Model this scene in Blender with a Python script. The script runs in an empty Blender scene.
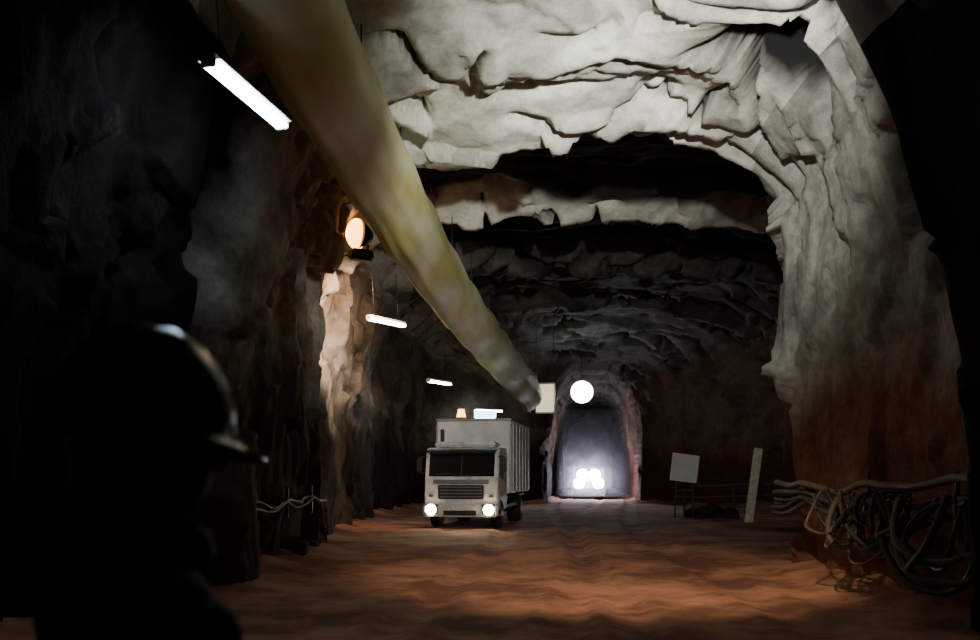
import bpy, bmesh, math, random
from mathutils import Vector, Matrix, noise
random.seed(7)
S = bpy.context.scene
COL = S.collection

# ------------------------------------------------------------ materials
def newmat(name):
    m = bpy.data.materials.new(name); m.use_nodes = True
    nt = m.node_tree; b = nt.nodes['Principled BSDF']
    return m, nt, b

def pmat(name, col, rough=0.6, metal=0.0, var=0.25, scale=6.0, bump=0.1, emis=None, es=0.0, spec=None):
    m, nt, b = newmat(name)
    N = nt.nodes; L = nt.links
    tc = N.new('ShaderNodeTexCoord')
    nz = N.new('ShaderNodeTexNoise'); nz.inputs['Scale'].default_value = scale; nz.inputs['Detail'].default_value = 5
    L.new(tc.outputs['Object'], nz.inputs['Vector'])
    cr = N.new('ShaderNodeValToRGB')
    cr.color_ramp.elements[0].position = 0.3; cr.color_ramp.elements[1].position = 0.7
    cr.color_ramp.elements[0].color = [c*(1-var) for c in col]+[1]
    cr.color_ramp.elements[1].color = [min(1, c*(1+var*0.4)) for c in col]+[1]
    L.new(nz.outputs['Fac'], cr.inputs['Fac']); L.new(cr.outputs['Color'], b.inputs['Base Color'])
    b.inputs['Roughness'].default_value = rough; b.inputs['Metallic'].default_value = metal
    if spec is not None: b.inputs['Specular IOR Level'].default_value = spec
    if bump > 0:
        bp = N.new('ShaderNodeBump'); bp.inputs['Strength'].default_value = bump; bp.inputs['Distance'].default_value = 0.02
        L.new(nz.outputs['Fac'], bp.inputs['Height']); L.new(bp.outputs['Normal'], b.inputs['Normal'])
    if emis:
        b.inputs['Emission Color'].default_value = list(emis)+[1]; b.inputs['Emission Strength'].default_value = es
    return m

def rock_material(name, pale, dark, low, bump=0.5, near=None, lowz=(3.4, 5.6), far=(0.45, 0.45, 0.45), fary=(25, 32), shade=False):
    m, nt, b = newmat(name); N = nt.nodes; L = nt.links
    geo = N.new('ShaderNodeNewGeometry'); sep = N.new('ShaderNodeSeparateXYZ'); L.new(geo.outputs['Position'], sep.inputs[0])
    n1 = N.new('ShaderNodeTexNoise'); n1.inputs['Scale'].default_value = 0.7; n1.inputs['Detail'].default_value = 8; n1.inputs['Roughness'].default_value = 0.6
    L.new(geo.outputs['Position'], n1.inputs['Vector'])
    n2 = N.new('ShaderNodeTexNoise'); n2.inputs['Scale'].default_value = 5; n2.inputs['Detail'].default_value = 8; n2.inputs['Roughness'].default_value = 0.7
    L.new(geo.outputs['Position'], n2.inputs['Vector'])
    cr = N.new('ShaderNodeValToRGB'); cr.color_ramp.elements[0].position = 0.36; cr.color_ramp.elements[1].position = 0.56
    cr.color_ramp.elements[0].color = list(dark)+[1]; cr.color_ramp.elements[1].color = list(pale)+[1]
    L.new(n1.outputs['Fac'], cr.inputs['Fac'])
    add = N.new('ShaderNodeMath'); add.operation = 'MULTIPLY_ADD'; add.inputs[1].default_value = 3.0
    L.new(n1.outputs['Fac'], add.inputs[0]); L.new(sep.outputs['Z'], add.inputs[2])
    mr = N.new('ShaderNodeMapRange'); mr.inputs['From Min'].default_value = lowz[0]; mr.inputs['From Max'].default_value = lowz[1]
    mr.inputs['To Min'].default_value = 1; mr.inputs['To Max'].default_value = 0
    L.new(add.outputs[0], mr.inputs['Value'])
    mx = N.new('ShaderNodeMix'); mx.data_type = 'RGBA'
    L.new(mr.outputs[0], mx.inputs['Factor']); L.new(cr.outputs['Color'], mx.inputs['A']); mx.inputs['B'].default_value = list(low)+[1]
    mul = N.new('ShaderNodeMix'); mul.data_type = 'RGBA'; mul.blend_type = 'MULTIPLY'; mul.inputs['Factor'].default_value = 0.5
    cr2 = N.new('ShaderNodeValToRGB'); cr2.color_ramp.elements[0].position = 0.35; cr2.color_ramp.elements[1].position = 0.6
    cr2.color_ramp.elements[0].color = (0.35, 0.34, 0.32, 1)
    L.new(n2.outputs['Fac'], cr2.inputs['Fac'])
    L.new(mx.outputs['Result'], mul.inputs['A']); L.new(cr2.outputs['Color'], mul.inputs['B'])
    out = mul.outputs['Result']
    # dimness deeper in the chamber multiplied into the rock colour, walls browner
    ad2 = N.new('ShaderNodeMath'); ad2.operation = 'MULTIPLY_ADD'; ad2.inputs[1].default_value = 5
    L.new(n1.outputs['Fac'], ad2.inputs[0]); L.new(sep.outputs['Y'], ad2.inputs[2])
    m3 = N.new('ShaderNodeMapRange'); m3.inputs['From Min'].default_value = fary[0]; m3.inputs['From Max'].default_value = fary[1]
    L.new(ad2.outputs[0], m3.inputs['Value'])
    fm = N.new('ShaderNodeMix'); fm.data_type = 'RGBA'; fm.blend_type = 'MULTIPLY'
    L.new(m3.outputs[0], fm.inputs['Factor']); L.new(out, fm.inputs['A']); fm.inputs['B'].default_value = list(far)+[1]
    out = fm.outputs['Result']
    if shade:   # shade of roof recesses and fractures painted into the rock colour
        at = N.new('ShaderNodeAttribute'); at.attribute_name = 'recess_shade'
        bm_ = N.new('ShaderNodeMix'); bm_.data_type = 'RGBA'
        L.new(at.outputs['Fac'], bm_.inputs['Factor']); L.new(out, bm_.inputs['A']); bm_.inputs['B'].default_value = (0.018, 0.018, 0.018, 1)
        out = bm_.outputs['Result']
    if near:   # darkness of the near wall ends painted into the rock colour
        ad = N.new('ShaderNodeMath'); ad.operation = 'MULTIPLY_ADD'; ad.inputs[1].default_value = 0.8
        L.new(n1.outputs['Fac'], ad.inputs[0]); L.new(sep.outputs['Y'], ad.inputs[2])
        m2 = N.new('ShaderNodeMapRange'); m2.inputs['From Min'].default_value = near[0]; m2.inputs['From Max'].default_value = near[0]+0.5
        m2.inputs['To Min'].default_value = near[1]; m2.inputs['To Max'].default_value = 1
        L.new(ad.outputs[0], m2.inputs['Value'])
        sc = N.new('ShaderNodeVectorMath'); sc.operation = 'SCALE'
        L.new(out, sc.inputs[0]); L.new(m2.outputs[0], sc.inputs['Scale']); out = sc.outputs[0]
    L.new(out, b.inputs['Base Color'])
    b.inputs['Roughness'].default_value = 0.9; b.inputs['Specular IOR Level'].default_value = 0.12
    n3 = N.new('ShaderNodeTexNoise'); n3.inputs['Scale'].default_value = 3.0; n3.inputs['Detail'].default_value = 12; n3.inputs['Roughness'].default_value = 0.65
    L.new(geo.outputs['Position'], n3.inputs['Vector'])
    bp = N.new('ShaderNodeBump'); bp.inputs['Strength'].default_value = bump; bp.inputs['Distance'].default_value = 0.2
    L.new(n3.outputs['Fac'], bp.inputs['Height']); L.new(bp.outputs['Normal'], b.inputs['Normal'])
    return m

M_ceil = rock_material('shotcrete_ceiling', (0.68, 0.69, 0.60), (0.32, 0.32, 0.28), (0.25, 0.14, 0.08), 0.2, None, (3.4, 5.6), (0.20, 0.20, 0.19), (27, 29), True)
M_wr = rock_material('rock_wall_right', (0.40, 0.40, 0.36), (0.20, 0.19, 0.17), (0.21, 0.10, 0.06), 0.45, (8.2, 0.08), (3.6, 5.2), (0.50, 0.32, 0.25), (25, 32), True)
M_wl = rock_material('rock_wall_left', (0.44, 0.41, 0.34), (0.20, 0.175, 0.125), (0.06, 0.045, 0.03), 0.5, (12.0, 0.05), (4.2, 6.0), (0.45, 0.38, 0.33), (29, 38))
M_rub = rock_material('rubble_rock', (0.2, 0.14, 0.10), (0.12, 0.08, 0.06), (0.12, 0.07, 0.05), 0.4)

def floor_material():
    m, nt, b = newmat('dirt_floor'); N = nt.nodes; L = nt.links
    geo = N.new('ShaderNodeNewGeometry')
    n1 = N.new('ShaderNodeTexNoise'); n1.inputs['Scale'].default_value = 0.45; n1.inputs['Detail'].default_value = 12; n1.inputs['Roughness'].default_value = 0.72
    L.new(geo.outputs['Position'], n1.inputs['Vector'])
    cr = N.new('ShaderNodeValToRGB'); cr.color_ramp.elements[0].position = 0.42; cr.color_ramp.elements[1].position = 0.58
    cr.color_ramp.elements[0].color = (0.15, 0.065, 0.037, 1); cr.color_ramp.elements[1].color = (0.42, 0.205, 0.118, 1)
    L.new(n1.outputs['Fac'], cr.inputs['Fac']); L.new(cr.outputs['Color'], b.inputs['Base Color'])
    b.inputs['Roughness'].default_value = 0.95; b.inputs['Specular IOR Level'].default_value = 0.15
    n3 = N.new('ShaderNodeTexNoise'); n3.inputs['Scale'].default_value = 7; n3.inputs['Detail'].default_value = 10
    L.new(geo.outputs['Position'], n3.inputs['Vector'])
    bp = N.new('ShaderNodeBump'); bp.inputs['Strength'].default_value = 0.35; bp.inputs['Distance'].default_value = 0.05
    L.new(n3.outputs['Fac'], bp.inputs['Height']); L.new(bp.outputs['Normal'], b.inputs['Normal'])
    return m
M_floor = floor_material()

# ------------------------------------------------------------ tunnel shell
def lerpkeys(keys, y):
    if y <= keys[0][0]: return keys[0][1]
    for (a, va), (b, vb) in zip(keys, keys[1:]):
        if y <= b:
            t = (y-a)/(b-a); return va+(vb-va)*t
    return keys[-1][1]
XR = [(-9, 4.0), (7.2, 3.92), (8.2, 5.4), (12, 5.4), (15.3, 5.35), (16.5, 6.2), (20, 8.0), (26, 10.5), (34, 13.0), (41, 13.6), (48.5, 8.9), (49.5, 8.4), (92, 12.6)]
XL = [(-9, -4.6), (8, -4.4), (11.7, -4.3), (12.2, -3.75), (20, -3.8), (21.5, -4.4), (36, -4.5), (43, -3.8), (48.5, 2.6), (49.5, 3.0), (92, 7.4)]
ZT = [(-9, 8.2), (8, 8.3), (12, 7.95), (13.4, 7.65), (13.5, 7.85), (15.8, 7.25), (16.0, 8.55), (22.0, 8.65), (23.0, 8.0), (23.15, 9.2), (29.6, 9.3), (30.8, 8.3), (31.0, 9.4), (37.3, 9.3), (38.5, 8.6), (38.8, 9.4), (42, 9.0), (48.5, 7.7), (49.5, 7.3), (92, 7.0)]
RNEAR = [(-9, 1), (7.3, 1), (8.2, 0)]
RSQ = [(9, 0), (14, 1), (30, 1), (36, 0)]
LSQ = [(13, 0), (17, 1), (41, 1), (47, 0)]
NX = 2.9
raw = []
ZB = 1.5
for i in range(21): raw.append((1.0, -1+i/20))
for i in range(1, 600):
    t = math.pi*i/600; c, s = math.cos(t), math.sin(t)
    raw.append((math.copysign(abs(c)**(2/NX), c), abs(s)**(2/NX)))
for i in range(21): raw.append((-1.0, -i/20))
def rawxyz(p): return Vector((p[0]*4.8, (ZB+6.2*p[1]) if p[1] > 0 else (-0.5+(p[1]+1)*(ZB+0.5)), 0))
acc = [0]
for a, b in zip(raw, raw[1:]): acc.append(acc[-1]+(rawxyz(b)-rawxyz(a)).length)
NU = 280
prof = []
k = 0
for i in range(NU+1):
    s = acc[-1]*i/NU
    while k < len(acc)-2 and acc[k+1] < s: k += 1
    t = (s-acc[k])/max(1e-9, acc[k+1]-acc[k])
    prof.append((raw[k][0]+(raw[k+1][0]-raw[k][0])*t, raw[k][1]+(raw[k+1][1]-raw[k][1])*t))
ys = []
y = -9.0
while y < 92:
    ys.append(y)
    y += 0.4 if y < 6 else 0.08 if y < 25 else 0.16 if y < 50 else 0.6
ys.append(92)

def sm(a, b, x):
    t = max(0.0, min(1.0, (x-a)/(b-a))); return t*t*(3-2*t)
def rockdisp(p, ceilf, amp=1.0):
    q = p*0.3
    base = 0.40-0.22*ceilf
    d = base*noise.noise(q+Vector((3, 7, 1))) + 0.14*noise.noise(q*2.7) + 0.05*noise.noise(q*7)
    w = Vector((noise.noise(p*0.55), noise.noise(p*0.55+Vector((9, 2, 5))), noise.noise(p*0.55+Vector((1, 8, 3)))))*0.9
    v = Vector((p.x*(0.42-0.20*ceilf), p.y*0.85, p.z*0.5))+w
    ds, pts = noise.voronoi(v)
    d += (0.22-0.08*ceilf)*(noise.cell(pts[0]*7.3)-0.5)
    v2 = Vector((p.x*0.9, p.y*1.9, p.z*1.2))+w*1.4
    ds, pts = noise.voronoi(v2)
    d += (0.09-0.06*ceilf)*(noise.cell(pts[0]*5.1)-0.5)
    shade = 0.0
    if ceilf > 0.3:   # open fractures in the roof
        c1 = noise.noise(Vector((p.x*0.26, p.y*0.95, 2.0))+w*0.5)
        m = sm(-0.15, 0.12, noise.noise(Vector((p.x*0.4+5, p.y*0.35, 11))))
        e = m*math.exp(-(c1/0.075)**2); d += 0.9*e
        c2 = noise.noise(Vector((p.x*0.9+7, p.y*0.7, 6.0))+w*0.5)
        m2 = sm(0.05, 0.3, noise.noise(Vector((p.x*0.5+15, p.y*0.5, 3))))
        e2 = m2*math.exp(-(c2/0.06)**2); d += 0.6*e2
        shade = sm(0.2, 0.6, max(e, e2))
    # fallen-out block high on the right shoulder
    h = math.exp(-(((p.x-3.95)/0.7)**2+((p.y-12.6)/0.6)**2+((p.z-7.3)/0.8)**2)**1.5)
    d += 1.3*h; shade = max(shade, sm(0.1, 0.4, h))
    return d*amp, shade

SHADE = {}
def shellpoint(i, y, j):
    ux, vz = prof[j]
    xl, xr = lerpkeys(XL, y), lerpkeys(XR, y)
    cx, a = (xl+xr)/2, (xr-xl)/2
    x = cx+a*ux
    if vz > 0 and abs(ux) < 1:
        if ux > 0:
            f = lerpkeys(RNEAR, y)
            if f > 0: vz = vz*(1-f)+f*(1-ux**1.65)**(1/1.65)
            f = lerpkeys(RSQ, y)
            if f > 0: vz = vz*(1-f)+f*(1-ux**4.5)**(1/4.5)
        else:
            f = lerpkeys(LSQ, y)
            if f > 0: vz = vz*(1-f)+f*(1-abs(ux)**5)**(1/5)
    yw = y
    if 9 < y < 47 and vz > 0:
        yw = y + (0.8*noise.noise(Vector((x*0.22, y*0.06, 4.0)))+0.35*noise.noise(Vector((x*0.8, y*0.2, 8.0))))*min(1, (y-9)/3)
    zt = lerpkeys(ZT, yw)
    z = ZB+(zt-ZB)*vz if vz > 0 else -0.5+(vz+1)*(ZB+0.5)
    p = Vector((x, y, z))
    n = Vector((ux*abs(ux)**0.5, 0, max(0, vz)**2.2*1.1))
    if n.length > 0: n.normalize()
    amp = 1.0 if y < 45 else 0.6
    if vz < 0.75 and ux > 0 and y < 15: amp *= 0.7
    if vz < 0.3: amp *= 0.8
    if y < 8 and ux > 0: amp *= 0.5
    d, shade = rockdisp(p, sm(0.7, 0.9, vz), amp)
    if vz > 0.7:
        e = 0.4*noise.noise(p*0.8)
        rec = max(sm(15.9, 16.1, yw)*(1-sm(22.0, 22.4, yw+e)), sm(23.05, 23.2, yw)*(1-sm(29.3, 30.0, yw+e)))  # masks the roof recess bands for the painted shadow
        shade = max(shade, rec*sm(0.7, 0.8, vz))
    SHADE[(i, j)] = shade
    return p+n*d
grid = [[shellpoint(i, y, j) for j in range(NU+1)] for i, y in enumerate(ys)]

def addmesh(name, verts, faces, mat, smooth=True, parent=None):
    me = bpy.data.meshes.new(name); me.from_pydata([tuple(v) for v in verts], [], faces); me.update()
    if smooth: me.polygons.foreach_set('use_smooth', [True]*len(me.polygons))
    o = bpy.data.objects.new(name, me); COL.objects.link(o)
    if mat: me.materials.append(mat)
    if parent: o.parent = parent
    return o
jr = max(j for j in range(NU//2) if prof[j][1] < 0.80)
jl = min(j for j in range(NU//2, NU+1) if prof[j][1] < 0.80)
def strip(name, j0, j1, mat):
    w = j1-j0+1; vs = []; fs = []; bs = []
    for i in range(len(ys)):
        vs += [grid[i][j] for j in range(j0, j1+1)]; bs += [SHADE[(i, j)] for j in range(j0, j1+1)]
    for i in range(len(ys)-1):
        for j in range(w-1):
            a = i*w+j; fs.append((a, a+w, a+w+1, a+1))
    o = addmesh(name, vs, fs, mat)
    at = o.data.attributes.new('recess_shade', 'FLOAT', 'POINT'); at.data.foreach_set('value', bs)
    return o
strip('wall_right', 0, jr, M_wr)
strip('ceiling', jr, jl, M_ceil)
strip('wall_left', jl, NU, M_wl)

def capwall(name, y, x0, x1, z1):
    vs = []; fs = []; n = 40
    for i in range(n+1):
        for j in range(n+1):
            x = x0+(x1-x0)*i/n; z = -0.6+(z1+0.6)*j/n
            vs.append((x, y+0.5*noise.noise(Vector((x*0.5, y, z*0.5)))+0.2*noise.noise(Vector((x*1.5, y, z*1.5))), z))
    for i in range(n):
        for j in range(n):
            a = i*(n+1)+j; fs.append((a, a+n+1, a+n+2, a+1))
    return addmesh(name, vs, fs, M_wr)
capwall('wall_back', 91, 6, 14, 8.5)
capwall('wall_front', -8.5, -6, 7, 9)

def floorz(x, y):
    z = 0.03*noise.noise(Vector((x*0.3, y*0.3, 0)))+0.015*noise.noise(Vector((x*1.3, y*1.3, 3)))
    cx = 0.5+0.10*(y-10)
    for off, ph in ((-2.0, 0), (-0.2, 0), (1.0, 2.0), (2.8, 2.0)):
        dx = abs(x-(cx+off+0.7*math.sin(y*0.10+ph)))
        z -= 0.045*math.exp(-(dx/0.24)**4); z += 0.022*math.exp(-((dx-0.38)/0.12)**2)
    for side, xx in ((1, lerpkeys(XR, y)), (-1, lerpkeys(XL, y))):
        dd = (xx-x)*side
        if dd < 1.2: z += 0.30*((1.2-dd)/1.2)**1.6*(0.7+0.6*noise.noise(Vector((x, y, 5))))
    return z
vs = []; fs = []
NF = 150; fy = []
y = -9
while y < 92.5:
    fy.append(y); y += 0.5 if y < 6 or y > 50 else 0.15
for yy in fy:
    xl, xr = lerpkeys(XL, yy)-0.9, lerpkeys(XR, yy)+0.9
    for i in range(NF):
        x = xl+(xr-xl)*i/(NF-1)
        vs.append((x, yy, floorz(x, yy)))
for i in range(len(fy)-1):
    for j in range(NF-1):
        a = i*NF+j; fs.append((a, a+1, a+NF+1, a+NF))
addmesh('floor', vs, fs, M_floor)

# ------------------------------------------------------------ helpers
def empty(name, loc=(0, 0, 0), rz=0, sc=1.0):
    e = bpy.data.objects.new(name, None); COL.objects.link(e); e.location = loc; e.rotation_euler = (0, 0, rz); e.empty_display_size = 0.3; e.scale = (sc, sc, sc)
    return e
def box(name, c, s, mat, parent=None, bevel=0.02, rot=(0, 0, 0)):
    bm = bmesh.new(); bmesh.ops.create_cube(bm, size=1)
    for v in bm.verts: v.co = Vector((v.co.x*s[0], v.co.y*s[1], v.co.z*s[2]))
    if bevel > 0: bmesh.ops.bevel(bm, geom=bm.edges[:], offset=min(bevel, min(s)*0.4), segments=2, affect='EDGES')
    me = bpy.data.meshes.new(name); bm.to_mesh(me); bm.free(); me.materials.append(mat)
    o = bpy.data.objects.new(name, me); COL.objects.link(o); o.location = c; o.rotation_euler = rot
    if parent: o.parent = parent
    return o
def cyl(name, p0, p1, r, mat, parent=None, seg=24, r2=None):
    p0, p1 = Vector(p0), Vector(p1); d = p1-p0
    bm = bmesh.new(); bmesh.ops.create_cone(bm, cap_ends=True, segments=seg, radius1=r, radius2=r if r2 is None else r2, depth=d.length)
    me = bpy.data.meshes.new(name); bm.to_mesh(me); bm.free(); me.materials.append(mat)
    for p in me.polygons: p.use_smooth = len(p.vertices) == 4
    o = bpy.data.objects.new(name, me); COL.objects.link(o); o.location = (p0+p1)/2
    o.rotation_mode = 'QUATERNION'; o.rotation_quaternion = d.to_track_quat('Z', 'Y')
    if parent: o.parent = parent
    return o
def prism(name, prof2, x0, x1, mat, parent=None, bevel=0.03):
    bm = bmesh.new()
    A = [bm.verts.new((x0, p[0], p[1])) for p in prof2]; B = [bm.verts.new((x1, p[0], p[1])) for p in prof2]
    n = len(prof2); bm.faces.new(A); bm.faces.new(B[::-1])
    for i in range(n): bm.faces.new((A[i], B[i], B[(i+1) % n], A[(i+1) % n]))
    bmesh.ops.recalc_face_normals(bm, faces=bm.faces[:])
    if bevel: bmesh.ops.bevel(bm, geom=bm.edges[:], offset=bevel, segments=3, affect='EDGES')
    me = bpy.data.meshes.new(name); bm.to_mesh(me); bm.free(); me.materials.append(mat)
    o = bpy.data.objects.new(name, me); COL.objects.link(o)
    if parent: o.parent = parent
    return o
def tube(name, pts, r, mat, parent=None, res=3):
    cu = bpy.data.curves.new(name, 'CURVE'); cu.dimensions = '3D'; cu.bevel_depth = r; cu.bevel_resolution = res; cu.use_fill_caps = True
    sp = cu.splines.new('NURBS'); sp.points.add(len(pts)-1)
    for p, q in zip(sp.points, pts): p.co = (q[0], q[1], q[2], 1)
    sp.use_endpoint_u = True; sp.order_u = 4; sp.resolution_u = 6
    cu.materials.append(mat)
    o = bpy.data.objects.new(name, cu); COL.objects.link(o)
    if parent: o.parent = parent
    return o

M_white = pmat('white_paint', (0.74, 0.72, 0.68), 0.45, 0, 0.4, 3)
M_box = pmat('cargo_box_panel', (0.78, 0.78, 0.76), 0.5, 0, 0.25, 2)
M_black = pmat('black_plastic', (0.02, 0.02, 0.02), 0.5)
M_rubber = pmat('rubber', (0.025, 0.023, 0.022), 0.85, 0, 0.3, 12)
M_glass = pmat('windscreen_glass', (0.012, 0.013, 0.015), 0.12, 0, 0.1, 2, 0)
M_steel = pmat('galvanised_steel', (0.35, 0.35, 0.34), 0.4, 0.8)
M_rust = pmat('rusty_steel', (0.16, 0.08, 0.05), 0.8, 0.2)
M_cable = pmat('cable_sheath', (0.03, 0.026, 0.023), 0.55)
M_pipe = pmat('dusty_pipe', (0.11, 0.08, 0.06), 0.6)
M_head = pmat('headlight_lens', (0.9, 0.8, 0.6), 0.3, 0, 0, 3, 0, (1, 0.80, 0.50), 70)
M_headfar = pmat('headlight_far_lens', (0.9, 0.9, 0.95), 0.3, 0, 0, 3, 0, (0.86, 0.82, 1), 130)
M_tube = pmat('fluorescent_glass', (0.9, 0.95, 1), 0.3, 0, 0, 3, 0, (0.66, 0.86, 1.0), 40)
M_sod = pmat('sodium_lens', (1, 0.7, 0.4), 0.3, 0, 0, 3, 0, (1, 0.36, 0.06), 10)
M_flood = pmat('flood_lens', (1, 1, 1), 0.3, 0, 0, 3, 0, (0.9, 0.95, 1.0), 30)
M_sign = pmat('white_sign_panel', (0.88, 0.88, 0.86), 0.5, 0, 0.1, 2, 0)
M_wood = pmat('pine_plank', (0.72, 0.64, 0.50), 0.7, 0, 0.35, 8)
M_plate = pmat('licence_plate_white', (0.7, 0.7, 0.66), 0.5)
M_orange = pmat('amber_beacon', (1, 0.5, 0.15), 0.3, 0, 0, 3, 0, (1, 0.45, 0.15), 7)
M_tube_soft = pmat('work_lamp_lens', (0.9, 0.95, 1), 0.3, 0, 0, 3, 0, (0.62, 0.84, 1.0), 6)

# ------------------------------------------------------------ ventilation duct
def duct():
    m, nt, b = newmat('yellow_duct_fabric'); N = nt.nodes; L = nt.links
    tc = N.new('ShaderNodeTexCoord'); nz = N.new('ShaderNodeTexNoise'); nz.inputs['Scale'].default_value = 0.7; nz.inputs['Detail'].default_value = 6
    mp = N.new('ShaderNodeMapping'); mp.inputs['Scale'].default_value = (1.6, 0.5, 1.6)
    L.new(tc.outputs['Object'], mp.inputs[0]); L.new(mp.outputs[0], nz.inputs['Vector'])
    cr = N.new('ShaderNodeValToRGB'); cr.color_ramp.elements[0].position = 0.42; cr.color_ramp.elements[1].position = 0.6
    cr.color_ramp.elements[0].color = (0.56, 0.53, 0.20, 1); cr.color_ramp.elements[1].color = (0.74, 0.73, 0.50, 1)
    L.new(nz.outputs['Fac'], cr.inputs['Fac']); L.new(cr.outputs['Color'], b.inputs['Base Color'])
    b.inputs['Roughness'].default_value = 0.6; b.inputs['Specular IOR Level'].default_value = 0.3
    # thin woven fabric lets a little light through
    tr = N.new('ShaderNodeBsdfTranslucent'); L.new(cr.outputs['Color'], tr.inputs['Color'])
    ms = N.new('ShaderNodeMixShader'); ms.inputs[0].default_value = 0.18
    outn = [n for n in N if n.type == 'OUTPUT_MATERIAL'][0]
    L.new(b.outputs[0], ms.inputs[1]); L.new(tr.outputs[0], ms.inputs[2]); L.new(ms.outputs[0], outn.inputs['Surface'])
    keys = [(-6, (-2.6, 6.9)), (4, (-2.25, 6.75)), (9.3, (-2.1, 6.5)), (14, (-1.78, 6.35)), (18.5, (-1.38, 6.2)), (23, (-0.85, 6.0)), (28, (-0.1, 5.75)), (33, (0.8, 5.35)), (38, (1.8, 4.85))]
    vs = []; fs = []; n = 48
    yy = -6; rings = []
    while yy <= 38.01: rings.append(yy); yy += 0.12
    def ctr(yv):
        for (a, va), (bb, vb) in zip(keys, keys[1:]):
            if a <= yv <= bb+1e-6:
                t = (yv-a)/(bb-a); return va[0]+(vb[0]-va[0])*t, va[1]+(vb[1]-va[1])*t
        return keys[-1][1]
    for i, yv in enumerate(rings):
        x = sum(ctr(min(38, max(-6, yv+o)))[0] for o in (-1.5, -.7, 0, .7, 1.5))/5; z = sum(ctr(min(38, max(-6, yv+o)))[1] for o in (-1.5, -.7, 0, .7, 1.5))/5
        hang = 0.5+0.5*math.cos(yv*2*math.pi/3.0)
        for j in range(n):
            t = 2*math.pi*j/n
            r = 1+0.03*noise.noise(Vector((math.cos(t)*2, yv*0.6, math.sin(t)*2)))
            r *= 1+0.08*hang*max(0, math.sin(t))**6
            r += 0.06*noise.noise(Vector((math.cos(t)*3.5, yv*0.16, math.sin(t)*3.5)))+0.012*noise.noise(Vector((math.cos(t)*9, yv*0.6, math.sin(t)*9)))
            # half-inflated lay-flat fabric: leaf-shaped section hanging from the wire, slightly tilted
            ex = 0.50*r*math.cos(t)*(1-0.20*abs(math.sin(t))); ez = 0.68*r*math.sin(t)
            ca, sa = math.cos(-0.28), math.sin(-0.28)
            vs.append((x+ex*ca-ez*sa, yv, z+ex*sa+ez*ca+0.03*math.cos(yv*2*math.pi/3.0)))
    for i in range(len(rings)-1):
        for j in range(n):
            a = i*n+j; b2 = i*n+(j+1) % n; fs.append((a, b2, b2+n, a+n))
    root = empty('ventilation_duct')
    addmesh('duct_fabric', vs, fs, m, True, root)
    tube('messenger_wire', [(x+0.2, yv, z+0.78) for yv, (x, z) in keys], 0.012, M_black, root)
    for yv in range(0, 38, 3):
        x, z = ctr(yv)
        cyl('hanger_%d' % yv, (x+0.2, yv, z+0.5), (x+0.2, yv, z+1.5), 0.010, M_black, root, 8)
duct()

# ------------------------------------------------------------ fluorescent lamps
def fluoro(c, ang, length=1.55, scale=1.0):
    root = empty('fluorescent_lamp', c, ang)
    L2 = length/2
    box('housing', (0, 0, 0.06), (0.16, length+0.06, 0.06), M_white, root, 0.015)
    prism('reflector', [(-L2, 0.03), (L2, 0.03), (L2, 0.045), (-L2, 0.045)], -0.12, 0.12, M_white, root, 0)
    for s in (-0.05, 0.05):
        cyl('glass_tube_%d' % (s > 0), (s, -L2, -0.01), (s, L2, -0.01), 0.024*scale, M_tube, root, 16)
    for s in (-1, 1):
        box('end_socket_%d' % (s > 0), (0, s*(L2+0.015), 0.0), (0.16, 0.03, 0.09), M_white, root, 0.01)
        cyl('hanger_rod_%d' % (s > 0), (0, s*L2*0.7, 0.08), (-0.1, s*L2*0.7, 1.3), 0.006, M_black, root, 8)
fluoro((-2.50, 9.3, 5.5), math.atan2(-0.35, 1.58))
fluoro((-2.62, 22.8, 5.45), math.radians(-35), 1.3, scale=1.4)
fluoro((-1.75, 31.0, 4.75), math.radians(-30), 1.3, scale=1.4)
fluoro((-0.10, 44.0, 4.7), math.radians(-60), scale=1.4)

def sodium():
    # bulkhead lamp on a bracket, facing the left wall
    root = empty('sodium_lamp', (-2.95, 20.4, 7.0), math.radians(35))
    box('ballast_housing', (0.0, -0.05, -0.45), (0.55, 0.3, 0.24), M_black, root, 0.05)
    cyl('reflector', (0.26, 0, 0.0), (-0.05, 0.0, 0.02), 0.16, M_black, root, 28, 0.34)
    bm = bmesh.new(); bmesh.ops.create_uvsphere(bm, u_segments=24, v_segments=14, radius=0.24)
    for v in bm.verts: v.co.z *= 1.45
    me = bpy.data.meshes.new('bulb'); bm.to_mesh(me); bm.free(); me.materials.append(M_sod)
    for p in me.polygons: p.use_smooth = True
    o = bpy.data.objects.new('bulb', me); COL.objects.link(o); o.parent = root; o.location = (-0.08, 0.0, 0.03)
    cyl('bracket', (-0.1, 0, -0.45), (-0.95, 0.3, -0.5), 0.03, M_black, root, 10)
    cyl('bracket_post', (0.2, 0, -0.4), (0.2, 0, 0.0), 0.03, M_black, root, 10)
sodium()

def floodlamp():
    root = empty('flood_lamp', (4.65, 45.6, 5.75), 0)
    cyl('lens', (0, -0.06, 0), (0, -0.10, 0), 0.55, M_flood, root, 40)
    cyl('reflector_bowl', (0, -0.05, 0), (0, 0.4, 0), 0.58, M_black, root, 40, 0.22)
    cyl('yoke', (0, 0.2, 0.2), (0, 0.2, 2.0), 0.02, M_black, root, 10)
floodlamp()

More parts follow.
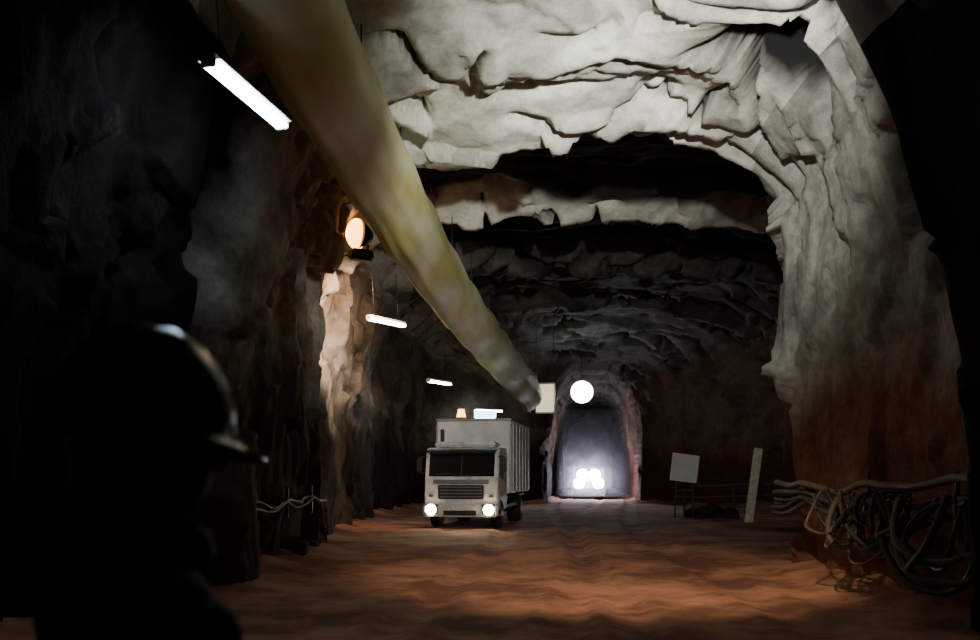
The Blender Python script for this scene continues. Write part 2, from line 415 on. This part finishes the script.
r = empty('hanging_sign', (2.5, 41, 5.05), math.radians(-8))
M_ys = pmat('backlit_sign_panel', (0.8, 0.7, 0.45), 0.5, 0, 0.2, 2, 0, (1, 0.85, 0.5), 1.1)
box('panel', (0, 0, 0), (0.8, 0.06, 1.25), M_ys, r, 0.02)
box('frame_top', (0, 0, 0.66), (0.9, 0.1, 0.07), M_steel, r); box('frame_bottom', (0, 0, -0.66), (0.9, 0.1, 0.07), M_steel, r)
for s in (-1, 1):
    box('frame_side_%d' % (s > 0), (s*0.43, 0, 0), (0.06, 0.1, 1.3), M_steel, r)
    cyl('chain_%d' % (s > 0), (s*0.4, 0, 0.68), (s*0.4, 0, 3.6), 0.012, M_black, r, 8)

def wheel(name, c, R, W, parent):
    x, y, z = c
    e = cyl(name+'_tyre', (x-W/2, y, z), (x+W/2, y, z), R, M_rubber, parent, 36)
    bm = bmesh.new(); bm.from_mesh(e.data)
    es = [ed for ed in bm.edges if len(ed.link_faces) == 2 and any(len(f.verts) > 4 for f in ed.link_faces)]
    bmesh.ops.bevel(bm, geom=es, offset=R*0.1, segments=3, affect='EDGES'); bm.to_mesh(e.data); bm.free()
    cyl(name+'_rim', (x-W/2-0.01, y, z), (x+W/2+0.01, y, z), R*0.55, M_steel, parent, 24)
    cyl(name+'_hub', (x-W/2-0.05, y, z), (x+W/2+0.05, y, z), R*0.22, M_white, parent, 16)

def truck():
    t = empty('box_truck', (-0.84, 26.2, -0.01), math.radians(-10), 0.97)
    W = 1.12
    prism('cab_shell', [(0.0, 0.55), (-0.03, 1.0), (0.02, 1.55), (0.20, 2.3), (0.32, 2.46), (1.75, 2.48), (1.75, 0.55), (1.35, 0.55), (1.3, 0.95), (1.05, 1.1), (0.75, 1.1), (0.5, 0.95), (0.45, 0.55)], -W, W, M_white, t, 0.035)
    ang = math.atan2(0.18, 0.75)
    box('windscreen', (0, 0.098, 1.93), (2.0, 0.03, 0.70), M_glass, t, 0.01, (-ang, 0, 0))
    box('windscreen_divider', (0, 0.08, 1.93), (0.03, 0.03, 0.66), M_black, t, 0.005, (-ang, 0, 0))
    box('sun_visor', (0, 0.10, 2.36), (2.1, 0.26, 0.08), M_black, t, 0.01, (0.25, 0, 0))
    box('grille', (0, -0.045, 1.12), (1.4, 0.05, 0.42), M_black, t, 0.02)
    for i in range(4): box('grille_bar_%d' % i, (0, -0.075, 0.98+i*0.095), (1.3, 0.02, 0.025), M_steel, t, 0.005)
    box('front_logo_panel', (0, -0.03, 1.43), (1.7, 0.03, 0.12), M_steel, t, 0.01)
    box('bumper', (0, -0.10, 0.57), (2.28, 0.22, 0.38), M_white, t, 0.05)
    box('bumper_intake', (0, -0.215, 0.50), (1.0, 0.02, 0.14), M_black, t, 0.005)
    box('number_plate', (0, -0.225, 0.66), (0.5, 0.015, 0.12), M_plate, t, 0.004)
    for s in (-1, 1):
        k = 'l' if s < 0 else 'r'
        box('lamp_surround_'+k, (s*0.86, -0.2, 0.60), (0.42, 0.06, 0.32), M_black, t, 0.03)
        cyl('headlight_'+k, (s*0.88, -0.22, 0.60), (s*0.88, -0.25, 0.60), 0.16, M_head, t, 28)
        box('indicator_'+k, (s*0.92, -0.05, 1.0), (0.14, 0.05, 0.09), M_rust, t, 0.02)
        cyl('mirror_arm_'+k, (s*1.08, 0.2, 2.2), (s*1.30, 0.05, 2.15), 0.018, M_black, t, 8)
        cyl('mirror_arm_low_'+k, (s*1.08, 0.15, 1.65), (s*1.30, 0.05, 1.7), 0.018, M_black, t, 8)
        box('mirror_'+k, (s*1.30, 0.05, 1.93), (0.16, 0.08, 0.44), M_black, t, 0.03)
        box('side_window_'+k, (s*1.115, 0.9, 1.95), (0.02, 0.95, 0.6), M_glass, t, 0.005)
        box('door_handle_'+k, (s*1.13, 1.35, 1.45), (0.03, 0.2, 0.04), M_black, t, 0.01)
        box('step_'+k, (s*1.05, 0.25, 0.42), (0.2, 0.4, 0.05), M_steel, t, 0.01)
        tube('wiper_'+k, [(s*0.1, -0.02, 1.58), (s*0.3, 0.02, 1.72), (s*0.75, 0.01, 1.66)], 0.012, M_black, t)
        wheel('front_wheel_'+k, (s*0.95, 0.92, 0.44), 0.44, 0.27, t)
        wheel('rear_wheel_'+k, (s*0.90, 4.9, 0.44), 0.44, 0.46, t)
        box('mudguard_'+k, (s*0.92, 4.9, 0.95), (0.5, 1.1, 0.06), M_black, t, 0.02)
        box('side_guard_'+k, (s*1.08, 3.0, 0.65), (0.04, 2.2, 0.1), M_steel, t, 0.01)
        box('box_corner_post_'+k, (s*1.2, 1.95, 2.15), (0.06, 0.06, 2.2), M_steel, t, 0.01)
    box('chassis', (0, 3.4, 0.72), (0.9, 6.2, 0.24), M_black, t, 0.02)
    cyl('axle_front', (-0.9, 0.92, 0.44), (0.9, 0.92, 0.44), 0.07, M_black, t, 12)
    cyl('axle_rear', (-0.9, 4.9, 0.44), (0.9, 4.9, 0.44), 0.1, M_black, t, 12)
    box('cargo_box', (0, 4.25, 2.22), (2.42, 4.6, 2.35), M_box, t, 0.04)
    for i in range(6): box('box_rib_%d' % i, (1.22, 2.4+i*0.74, 2.2), (0.03, 0.06, 2.2), M_box, t, 0.005)
    box('box_roof_rail', (0, 1.95, 3.4), (2.46, 0.1, 0.08), M_steel, t, 0.01)
    box('roof_deflector', (0, 1.0, 2.57), (1.9, 0.9, 0.16), M_white, t, 0.05)
    cyl('beacon_base', (-0.45, 2.15, 3.38), (-0.45, 2.15, 3.5), 0.13, M_black, t, 20)
    cyl('beacon_dome', (-0.45, 2.15, 3.5), (-0.45, 2.15, 3.76), 0.15, M_orange, t, 20, 0.1)
    box('roof_work_lamp', (0.35, 2.1, 3.58), (0.7, 0.14, 0.26), M_tube_soft, t, 0.03)
    tube('exhaust', [(-1.0, 1.85, 0.8), (-1.0, 1.85, 1.5), (-1.0, 1.85, 2.4), (-1.0, 1.85, 3.1)], 0.06, M_black, t)
truck()

def pickup():
    t = empty('utility_pickup', (6.25, 57, 0.0), math.radians(-6), 1.1)
    M_p = pmat('lilac_grey_paint', (0.25, 0.21, 0.28), 0.4)
    prism('body', [(0, 0.45), (-0.03, 0.95), (0.1, 1.12), (1.2, 1.22), (1.85, 1.8), (3.0, 1.85), (3.35, 1.3), (5.2, 1.3), (5.2, 0.5), (4.6, 0.5), (4.5, 0.85), (3.9, 0.85), (3.8, 0.5), (1.4, 0.5), (1.3, 0.85), (0.7, 0.85), (0.6, 0.5)], -0.92, 0.92, M_p, t, 0.05)
    box('windscreen', (0, 1.5, 1.52), (1.5, 0.03, 0.72), M_glass, t, 0.01, (-0.85, 0, 0))
    box('grille', (0, -0.04, 0.85), (0.9, 0.05, 0.24), M_black, t, 0.02)
    box('bumper', (0, -0.08, 0.52), (1.88, 0.2, 0.22), M_black, t, 0.05)
    cyl('bull_bar', (-0.7, -0.18, 1.06), (0.7, -0.18, 1.06), 0.03, M_steel, t, 10)
    for s in (-1, 1):
        k = 'l' if s < 0 else 'r'
        cyl('headlight_'+k, (s*0.55, -0.04, 0.92), (s*0.55, -0.08, 0.92), 0.30, M_headfar, t, 28)
        cyl('bull_bar_lamp_'+k, (s*0.34, -0.2, 1.40), (s*0.34, -0.26, 1.40), 0.33, M_headfar, t, 28)
        box('side_window_'+k, (s*0.925, 2.35, 1.55), (0.02, 1.0, 0.36), M_glass, t, 0.005)
        box('mirror_'+k, (s*1.03, 1.35, 1.3), (0.2, 0.08, 0.16), M_black, t, 0.03)
        wheel('front_wheel_'+k, (s*0.82, 1.0, 0.36), 0.36, 0.22, t)
        wheel('rear_wheel_'+k, (s*0.82, 4.2, 0.36), 0.36, 0.22, t)
pickup()

# scatter volume added in the far drift for a halo around the headlights
def add_halo_volume():
    m = bpy.data.materials.new('halo_volume'); m.use_nodes = True; nt = m.node_tree; nt.nodes.clear()
    o_ = nt.nodes.new('ShaderNodeOutputMaterial'); v = nt.nodes.new('ShaderNodeVolumeScatter')
    v.inputs['Density'].default_value = 0.02; v.inputs['Anisotropy'].default_value = 0.85; v.inputs['Color'].default_value = (0.85, 0.85, 0.95, 1)
    nt.links.new(v.outputs[0], o_.inputs['Volume'])
    box('halo_volume', (6.1, 54.0, 2.8), (4.0, 7.5, 5.0), m, None, 0)
add_halo_volume()

r = empty('warning_sign', (7.05, 32.6, 0), math.radians(8))
box('panel', (0, 0, 1.82), (1.02, 0.04, 1.0), M_sign, r, 0.01, (0, math.radians(7), 0))
for s in (-1, 1):
    cyl('leg_%d' % (s > 0), (s*0.35, 0.05, 0.0), (s*0.3, 0.05, 1.4), 0.03, M_rust, r, 10)
box('crossbar', (0, 0.05, 1.0), (0.75, 0.04, 0.06), M_rust, r, 0.01)
r = empty('leaning_plank', (8.50, 29.6, 0), 0)
box('board', (0.2, 0.12, 1.22), (0.28, 0.06, 2.5), M_wood, r, 0.01, (-0.08, math.radians(9), 0))
box('brace', (0.2, 0.42, 0.55), (0.1, 0.06, 1.2), M_black, r, 0.01, (0.55, 0, 0))

def rubble(cx, cy, n, spread, seed):
    random.seed(seed); bm = bmesh.new()
    for i in range(n):
        a = random.random()*6.28; d = random.random()**0.7*spread; s = random.uniform(0.12, 0.42)*(1.2-d/spread*0.6)
        mt = Matrix.Translation((cx+math.cos(a)*d*1.6, cy+math.sin(a)*d, s*0.3)) @ Matrix.Rotation(random.random()*6, 4, Vector((random.random(), random.random(), random.random()+0.1)).normalized())
        g = bmesh.ops.create_icosphere(bm, subdivisions=2, radius=s, matrix=mt)
        for v in g['verts']:
            v.co += (v.co-mt.translation)*0.5*noise.noise(v.co*2.2+Vector((i, 0, 0)))
    me = bpy.data.meshes.new('rubble_pile'); bm.to_mesh(me); bm.free(); me.materials.append(M_rub)
    o = bpy.data.objects.new('rubble_pile', me); COL.objects.link(o)
rubble(8.1, 33.2, 22, 0.7, 3)

r = empty('pipe_barrier')
for i, xx in enumerate((7.7, 9.6, 11.4)):
    cyl('post_%d' % i, (xx, 35.6-0.2*i, 0), (xx, 35.6-0.2*i, 1.25), 0.05, M_rust, r, 12)
tube('rail_top', [(7.4, 35.7, 1.1), (8.2, 35.5, 1.15), (9, 35.4, 1.1), (10, 35.2, 1.25), (12.0, 35, 1.2)], 0.06, M_pipe, r)
tube('rail_low', [(7.4, 35.7, 0.7), (8.2, 35.5, 0.66), (9, 35.4, 0.72), (10, 35.2, 0.75), (12.0, 35, 0.8)], 0.04, M_pipe, r)

# ------------------------------------------------------------ cables
def bundle(name, side, y0, y1, xoff, zbase, n, seed, loops=0, wave=0.10, spread=0.28):
    random.seed(seed); root = empty(name)
    for k in range(n):
        pts = []; y = y0; zz = zbase+random.uniform(-spread, spread); rr = random.choice((0.018, 0.025, 0.035, 0.05)); ph = random.uniform(0, 1.5); wv = wave*random.uniform(0.3, 1.8)
        while y <= y1:
            wx = lerpkeys(XR if side > 0 else XL, y)-side*(xoff+random.uniform(-0.05, 0.08))
            sag = -wv*abs(math.sin((y-y0-1)*math.pi/2.2))+0.06*math.sin(y*0.9+ph*4)
            pts.append((wx, y, zz+sag+random.uniform(-0.03, 0.03))); y += 0.4
        tube('cable_%d' % k, pts, rr, random.choice((M_cable, M_pipe, M_cable)), root)
    y = y0+1; i = 0
    while y < y1:
        wx = lerpkeys(XR if side > 0 else XL, y)
        box('bracket_%d' % i, (wx-side*(xoff-0.2), y, zbase), (0.5, 0.04, 0.04), M_cable, root, 0.01)
        box('bracket_plate_%d' % i, (wx-side*(xoff+0.02), y, zbase), (0.04, 0.05, 0.55), M_cable, root, 0.01)
        y += 2.2; i += 1
    for k in range(loops):
        cy = random.uniform(8.9, 12.2); rad = random.uniform(0.35, 0.9); pts = []
        wx = lerpkeys(XR, cy)-xoff-0.1-random.uniform(0, 0.35); dp = random.uniform(0.8, 1.5); sk = random.uniform(-0.4, 0.4)
        for s in range(13):
            a = math.pi*(s/12.0)
            pts.append((wx+0.15*math.sin(a*2+k), cy-rad*1.2*math.cos(a)+sk*math.sin(a), zbase+0.0-min(1.12, rad*dp)*math.sin(a)+random.uniform(-0.05, 0.05)))
        tube('loop_%d' % k, pts, random.choice((0.018, 0.026, 0.04)), random.choice((M_cable, M_cable, M_pipe)), root)
bundle('cable_bundle', 1, 8.4, 15.3, 0.5, 1.36, 6, 21, 24, 0.22, 0.18)
bundle('cable_bundle', -1, 12.5, 19.8, 0.22, 1.1, 2, 33, 0, 0.15, 0.25)

# ------------------------------------------------------------ worker
def worker():
    root = empty('mine_worker', (-0.55, 1.40, 0.0), math.radians(34))
    M_jac = pmat('dark_work_jacket', (0.010, 0.011, 0.014), 0.85, 0, 0.3, 20)
    M_skin = pmat('skin', (0.20, 0.11, 0.075), 0.6, 0, 0.15, 30, 0.03)
    M_helm = pmat('dark_glossy_helmet', (0.008, 0.009, 0.012), 0.2, 0, 0.1, 5, 0)
    M_hair = pmat('dark_hair', (0.012, 0.009, 0.007), 0.8, 0, 0.3, 60)
    M_boot = pmat('rubber_boot', (0.015, 0.014, 0.012), 0.5)
    def skin(name, verts, edges, radii, mat, sub=2, root_i=0):
        me = bpy.data.meshes.new(name); me.from_pydata(verts, edges, [])
        o = bpy.data.objects.new(name, me); COL.objects.link(o)
        md = o.modifiers.new('skin', 'SKIN')
        for i, rr in enumerate(radii):
            sv = me.skin_vertices[0].data[i]; sv.radius = rr if isinstance(rr, tuple) else (rr, rr); sv.use_root = (i == root_i)
        md.use_smooth_shade = True
        s = o.modifiers.new('sub', 'SUBSURF'); s.levels = sub; s.render_levels = sub
        me.materials.append(mat); o.parent = root
        return o
    V = [(0, 0, 0.93), (0, 0, 1.08), (0.01, 0, 1.25), (0.0, 0, 1.38), (-0.005, 0, 1.45), (0.015, 0, 1.53)]
    E = [(0, 1), (1, 2), (2, 3), (3, 4), (4, 5)]
    R = [(0.165, 0.13), (0.155, 0.12), (0.18, 0.14), (0.17, 0.12), (0.10, 0.09), (0.07, 0.07)]
    for s in (-1, 1):
        b = len(V)
        V += [(0, s*0.19, 1.40), (-0.03, s*0.25, 1.12), (0.06, s*0.24, 0.90)]; R += [0.085, 0.062, 0.042]; E += [(3, b), (b, b+1), (b+1, b+2)]
        b = len(V)
        V += [(0, s*0.10, 0.84), (0.02, s*0.115, 0.50), (0, s*0.12, 0.14)]; R += [0.11, 0.078, 0.06]; E += [(0, b), (b, b+1), (b+1, b+2)]
    skin('body', V, E, R, M_jac)
    for s in (-1, 1):
        k = 'l' if s > 0 else 'r'
        skin('boot_'+k, [(0, s*0.12, 0.24), (-0.01, s*0.12, 0.085), (0.09, s*0.13, 0.06), (0.19, s*0.14, 0.05)], [(0, 1), (1, 2), (2, 3)], [0.062, 0.07, 0.055, 0.045], M_boot)
        wx, wy, wz = 0.06, s*0.24, 0.89
        hv = [(wx, wy, wz), (wx+0.02, wy, wz-0.05), (wx+0.03, wy, wz-0.09)]
        skin('palm_'+k, hv, [(0, 1), (1, 2)], [(0.024, 0.02), (0.04, 0.016), (0.04, 0.014)], M_skin, 1)
        for f, (dx, ln) in enumerate(((0.045, 0.072), (0.018, 0.082), (-0.008, 0.076), (-0.032, 0.06))):
            x0, z0 = wx+0.03+dx*0.8, wz-0.085
            skin('finger_%s_%d' % (k, f), [(x0, wy, z0), (x0+0.004, wy-s*0.006, z0-ln*0.45), (x0+0.004, wy-s*0.022, z0-ln*0.78), (x0, wy-s*0.038, z0-ln)], [(0, 1), (1, 2), (2, 3)], [0.0095, 0.009, 0.008, 0.007], M_skin, 1)
        skin('thumb_'+k, [(wx+0.03, wy-s*0.005, wz-0.035), (wx+0.065, wy-s*0.015, wz-0.06), (wx+0.08, wy-s*0.025, wz-0.09)], [(0, 1), (1, 2)], [0.013, 0.011, 0.008], M_skin, 1)
    bm = bmesh.new(); bmesh.ops.create_uvsphere(bm, u_segments=48, v_segments=36, radius=1)
    for v in bm.verts:
        x, y, z = v.co
        px, py, pz = x*0.098, y*0.077, z*0.118
        if z < 0:
            f = 1+z*0.30; py *= f; px *= (1+z*0.16)
        if z < -0.35 and x < 0: px += (-z-0.35)*0.05
        if x > 0.4:
            nose = math.exp(-(y/0.16)**2)*(math.exp(-((z+0.12)/0.16)**2)*0.026+math.exp(-((z-0.08)/0.14)**2)*0.009)
            eye = sum(math.exp(-((y-e)/0.2)**2-((z-0.06)/0.12)**2) for e in (-0.42, 0.42))*0.010
            lips = math.exp(-(y/0.3)**2)*(math.exp(-((z+0.42)/0.055)**2)+math.exp(-((z+0.54)/0.055)**2))*0.006
            chin = math.exp(-(y/0.3)**2-((z+0.82)/0.16)**2)*0.014
            brow = math.exp(-((z-0.24)/0.09)**2)*0.005
            px += nose-eye+lips+chin+brow
        v.co = (px, py, pz)
    me = bpy.data.meshes.new('head'); bm.to_mesh(me); bm.free(); me.materials.append(M_skin)
    for p in me.polygons: p.use_smooth = True
    h = bpy.data.objects.new('head', me); COL.objects.link(h); h.parent = root; h.location = (0.025, 0, 1.63)
    for s in (-1, 1):
        k = 'l' if s > 0 else 'r'
        bm = bmesh.new(); bmesh.ops.create_uvsphere(bm, u_segments=16, v_segments=12, radius=0.0125)
        me = bpy.data.meshes.new('eye'); bm.to_mesh(me); bm.free(); me.materials.append(M_plate)
        o = bpy.data.objects.new('eye_'+k, me); COL.objects.link(o); o.parent = root; o.location = (0.103, s*0.032, 1.637)
        tube('ear_'+k, [(0.03, s*0.077, 1.60), (0.015, s*0.088, 1.61), (0.005, s*0.094, 1.645), (0.02, s*0.092, 1.665), (0.035, s*0.08, 1.65)], 0.008, M_skin, root)
    bm = bmesh.new(); bmesh.ops.create_uvsphere(bm, u_segments=32, v_segments=24, radius=1)
    dl = [v for v in bm.verts if v.co.x > 0.15 or v.co.z < -0.55]
    bmesh.ops.delete(bm, geom=dl, context='VERTS')
    for v in bm.verts: v.co = (v.co.x*0.103, v.co.y*0.083*(1+min(0, v.co.z)*0.25), v.co.z*0.122)
    me = bpy.data.meshes.new('hair'); bm.to_mesh(me); bm.free(); me.materials.append(M_hair)
    for p in me.polygons: p.use_smooth = True
    o = bpy.data.objects.new('hair', me); COL.objects.link(o); o.parent = root; o.location = (0.025, 0, 1.63)
    bm = bmesh.new(); n = 64; rings = []
    profh = [(0.0, 1.0), (0.18, 0.985), (0.38, 0.93), (0.58, 0.82), (0.76, 0.65), (0.89, 0.43), (0.97, 0.2), (1.0, 0.0)]
    top = None
    for r_, z_ in profh:
        if r_ == 0: top = bm.verts.new((0.0, 0, 0.165)); continue
        ring = []
        for i in range(n):
            a = 2*math.pi*i/n; x = 0.142*r_*math.cos(a); y = 0.128*r_*math.sin(a)
            z = 0.165*z_ + 0.007*math.exp(-(y/0.014)**2)*(1 if z_ > 0.25 else 0)
            ring.append(bm.verts.new((x, y, z)))
        rings.append(ring)
    for ext, dz in ((0.012, -0.002), (0.02, -0.008), (0.014, -0.014)):
        ring = []
        for i in range(n):
            a = 2*math.pi*i/n; fr = max(0, math.cos(a))**1.6
            e = ext + (0.036*fr if ext > 0.013 else 0.018*fr)
            ring.append(bm.verts.new(((0.142+e)*math.cos(a), (0.128+ext)*math.sin(a), dz-0.016*fr)))
        rings.append(ring)
    for i in range(n): bm.faces.new((top, rings[0][i], rings[0][(i+1) % n]))
    for a, b in zip(rings, rings[1:]):
        for i in range(n): bm.faces.new((a[i], b[i], b[(i+1) % n], a[(i+1) % n]))
    bmesh.ops.recalc_face_normals(bm, faces=bm.faces[:])
    me = bpy.data.meshes.new('hard_hat'); bm.to_mesh(me); bm.free(); me.materials.append(M_helm)
    for p in me.polygons: p.use_smooth = True
    o = bpy.data.objects.new('hard_hat', me); COL.objects.link(o); o.parent = root; o.location = (0.01, 0, 1.667); o.rotation_euler = (0, math.radians(6), 0)
    so = o.modifiers.new('solid', 'SOLIDIFY'); so.thickness = 0.003
    tube('goggle_strap', [(0.152, 0, 1.675), (0.11, 0.11, 1.69), (0.0, 0.140, 1.70), (-0.12, 0.09, 1.70), (-0.143, 0, 1.70), (-0.12, -0.09, 1.70), (0.0, -0.140, 1.70), (0.11, -0.11, 1.69), (0.152, 0, 1.675)], 0.005, M_rubber, root)
    tube('jacket_collar', [(0.085, 0, 1.475), (0.06, 0.085, 1.50), (-0.04, 0.10, 1.53), (-0.095, 0, 1.54), (-0.04, -0.10, 1.53), (0.06, -0.085, 1.50), (0.085, 0, 1.475)], 0.038, M_jac, root)
worker()

# ------------------------------------------------------------ lights
def look(o, tgt):
    d = Vector(tgt)-o.location; o.rotation_euler = d.to_track_quat('-Z', 'Y').to_euler()
def spot(name, loc, tgt, e, col, ang, blend, size=0.15):
    l = bpy.data.lights.new(name, 'SPOT'); l.energy = e; l.color = col; l.spot_size = math.radians(ang); l.spot_blend = blend; l.shadow_soft_size = size
    o = bpy.data.objects.new(name, l); COL.objects.link(o); o.location = loc; look(o, tgt); return o
def point(name, loc, e, col, size=0.2):
    l = bpy.data.lights.new(name, 'POINT'); l.energy = e; l.color = col; l.shadow_soft_size = size
    o = bpy.data.objects.new(name, l); COL.objects.link(o); o.location = loc; return o
spot('work_floodlight', (2.0, 7.6, 5.9), (2.3, 16, 7.3), 2100, (1, 0.99, 0.92), 82, 0.75, 0.1)
spot('ceiling_floodlight', (2.0, 7.8, 5.9), (1.5, 24, 8.6), 2600, (1, 0.99, 0.94), 30, 0.6, 0.08)
spot('duct_fill', (1.8, 8.0, 6.0), (-1.1, 18, 6.4), 1300, (1, 0.97, 0.85), 32, 0.7)  # added spot without a fixture, brightens the duct
spot('floor_fill', (1.9, 8.5, 6.4), (1.8, 13.8, 0), 1700, (1, 0.76, 0.56), 60, 0.6)  # added warm spot without a fixture, lights the floor band
spot('truck_fill', (2.2, 8.2, 6.3), (-0.4, 28, 1.6), 1500, (1, 0.96, 0.88), 14, 0.6)  # added narrow spot without a fixture, brightens the truck front
spot('sodium_beam', (-2.55, 21.3, 6.4), (-4.8, 25, 4.6), 1500, (1, 0.60, 0.40), 84, 0.6)
point('sodium_glow', (-3.3, 20.3, 7.0), 45, (1, 0.42, 0.12), 0.1)
point('flood_lamp_glow', (4.65, 45.2, 5.7), 45, (0.85, 0.92, 1), 0.3)
spot('pickup_beam', (6.1, 56.6, 0.9), (4.5, 40, 0.4), 250, (0.93, 0.9, 1), 60, 0.6)
spot('truck_beam', (-0.8, 25.8, 0.65), (-1.5, 18, 0.0), 120, (1, 0.85, 0.6), 70, 0.7)

w = bpy.data.worlds.new('underground'); S.world = w; w.use_nodes = True
w.node_tree.nodes['Background'].inputs[0].default_value = (0.002, 0.002, 0.003, 1); w.node_tree.nodes['Background'].inputs[1].default_value = 0.5

# ------------------------------------------------------------ camera
cd = bpy.data.cameras.new('camera'); cam = bpy.data.objects.new('camera', cd); COL.objects.link(cam)
cam.location = (0, 0, 1.6); cam.rotation_euler = (math.radians(90), 0, 0)
cd.sensor_width = 36; cd.lens = 900/980*36; cd.shift_y = 154/980; cd.clip_end = 300
cd.dof.use_dof = True; cd.dof.focus_distance = 22; cd.dof.aperture_fstop = 2.2
S.camera = cam
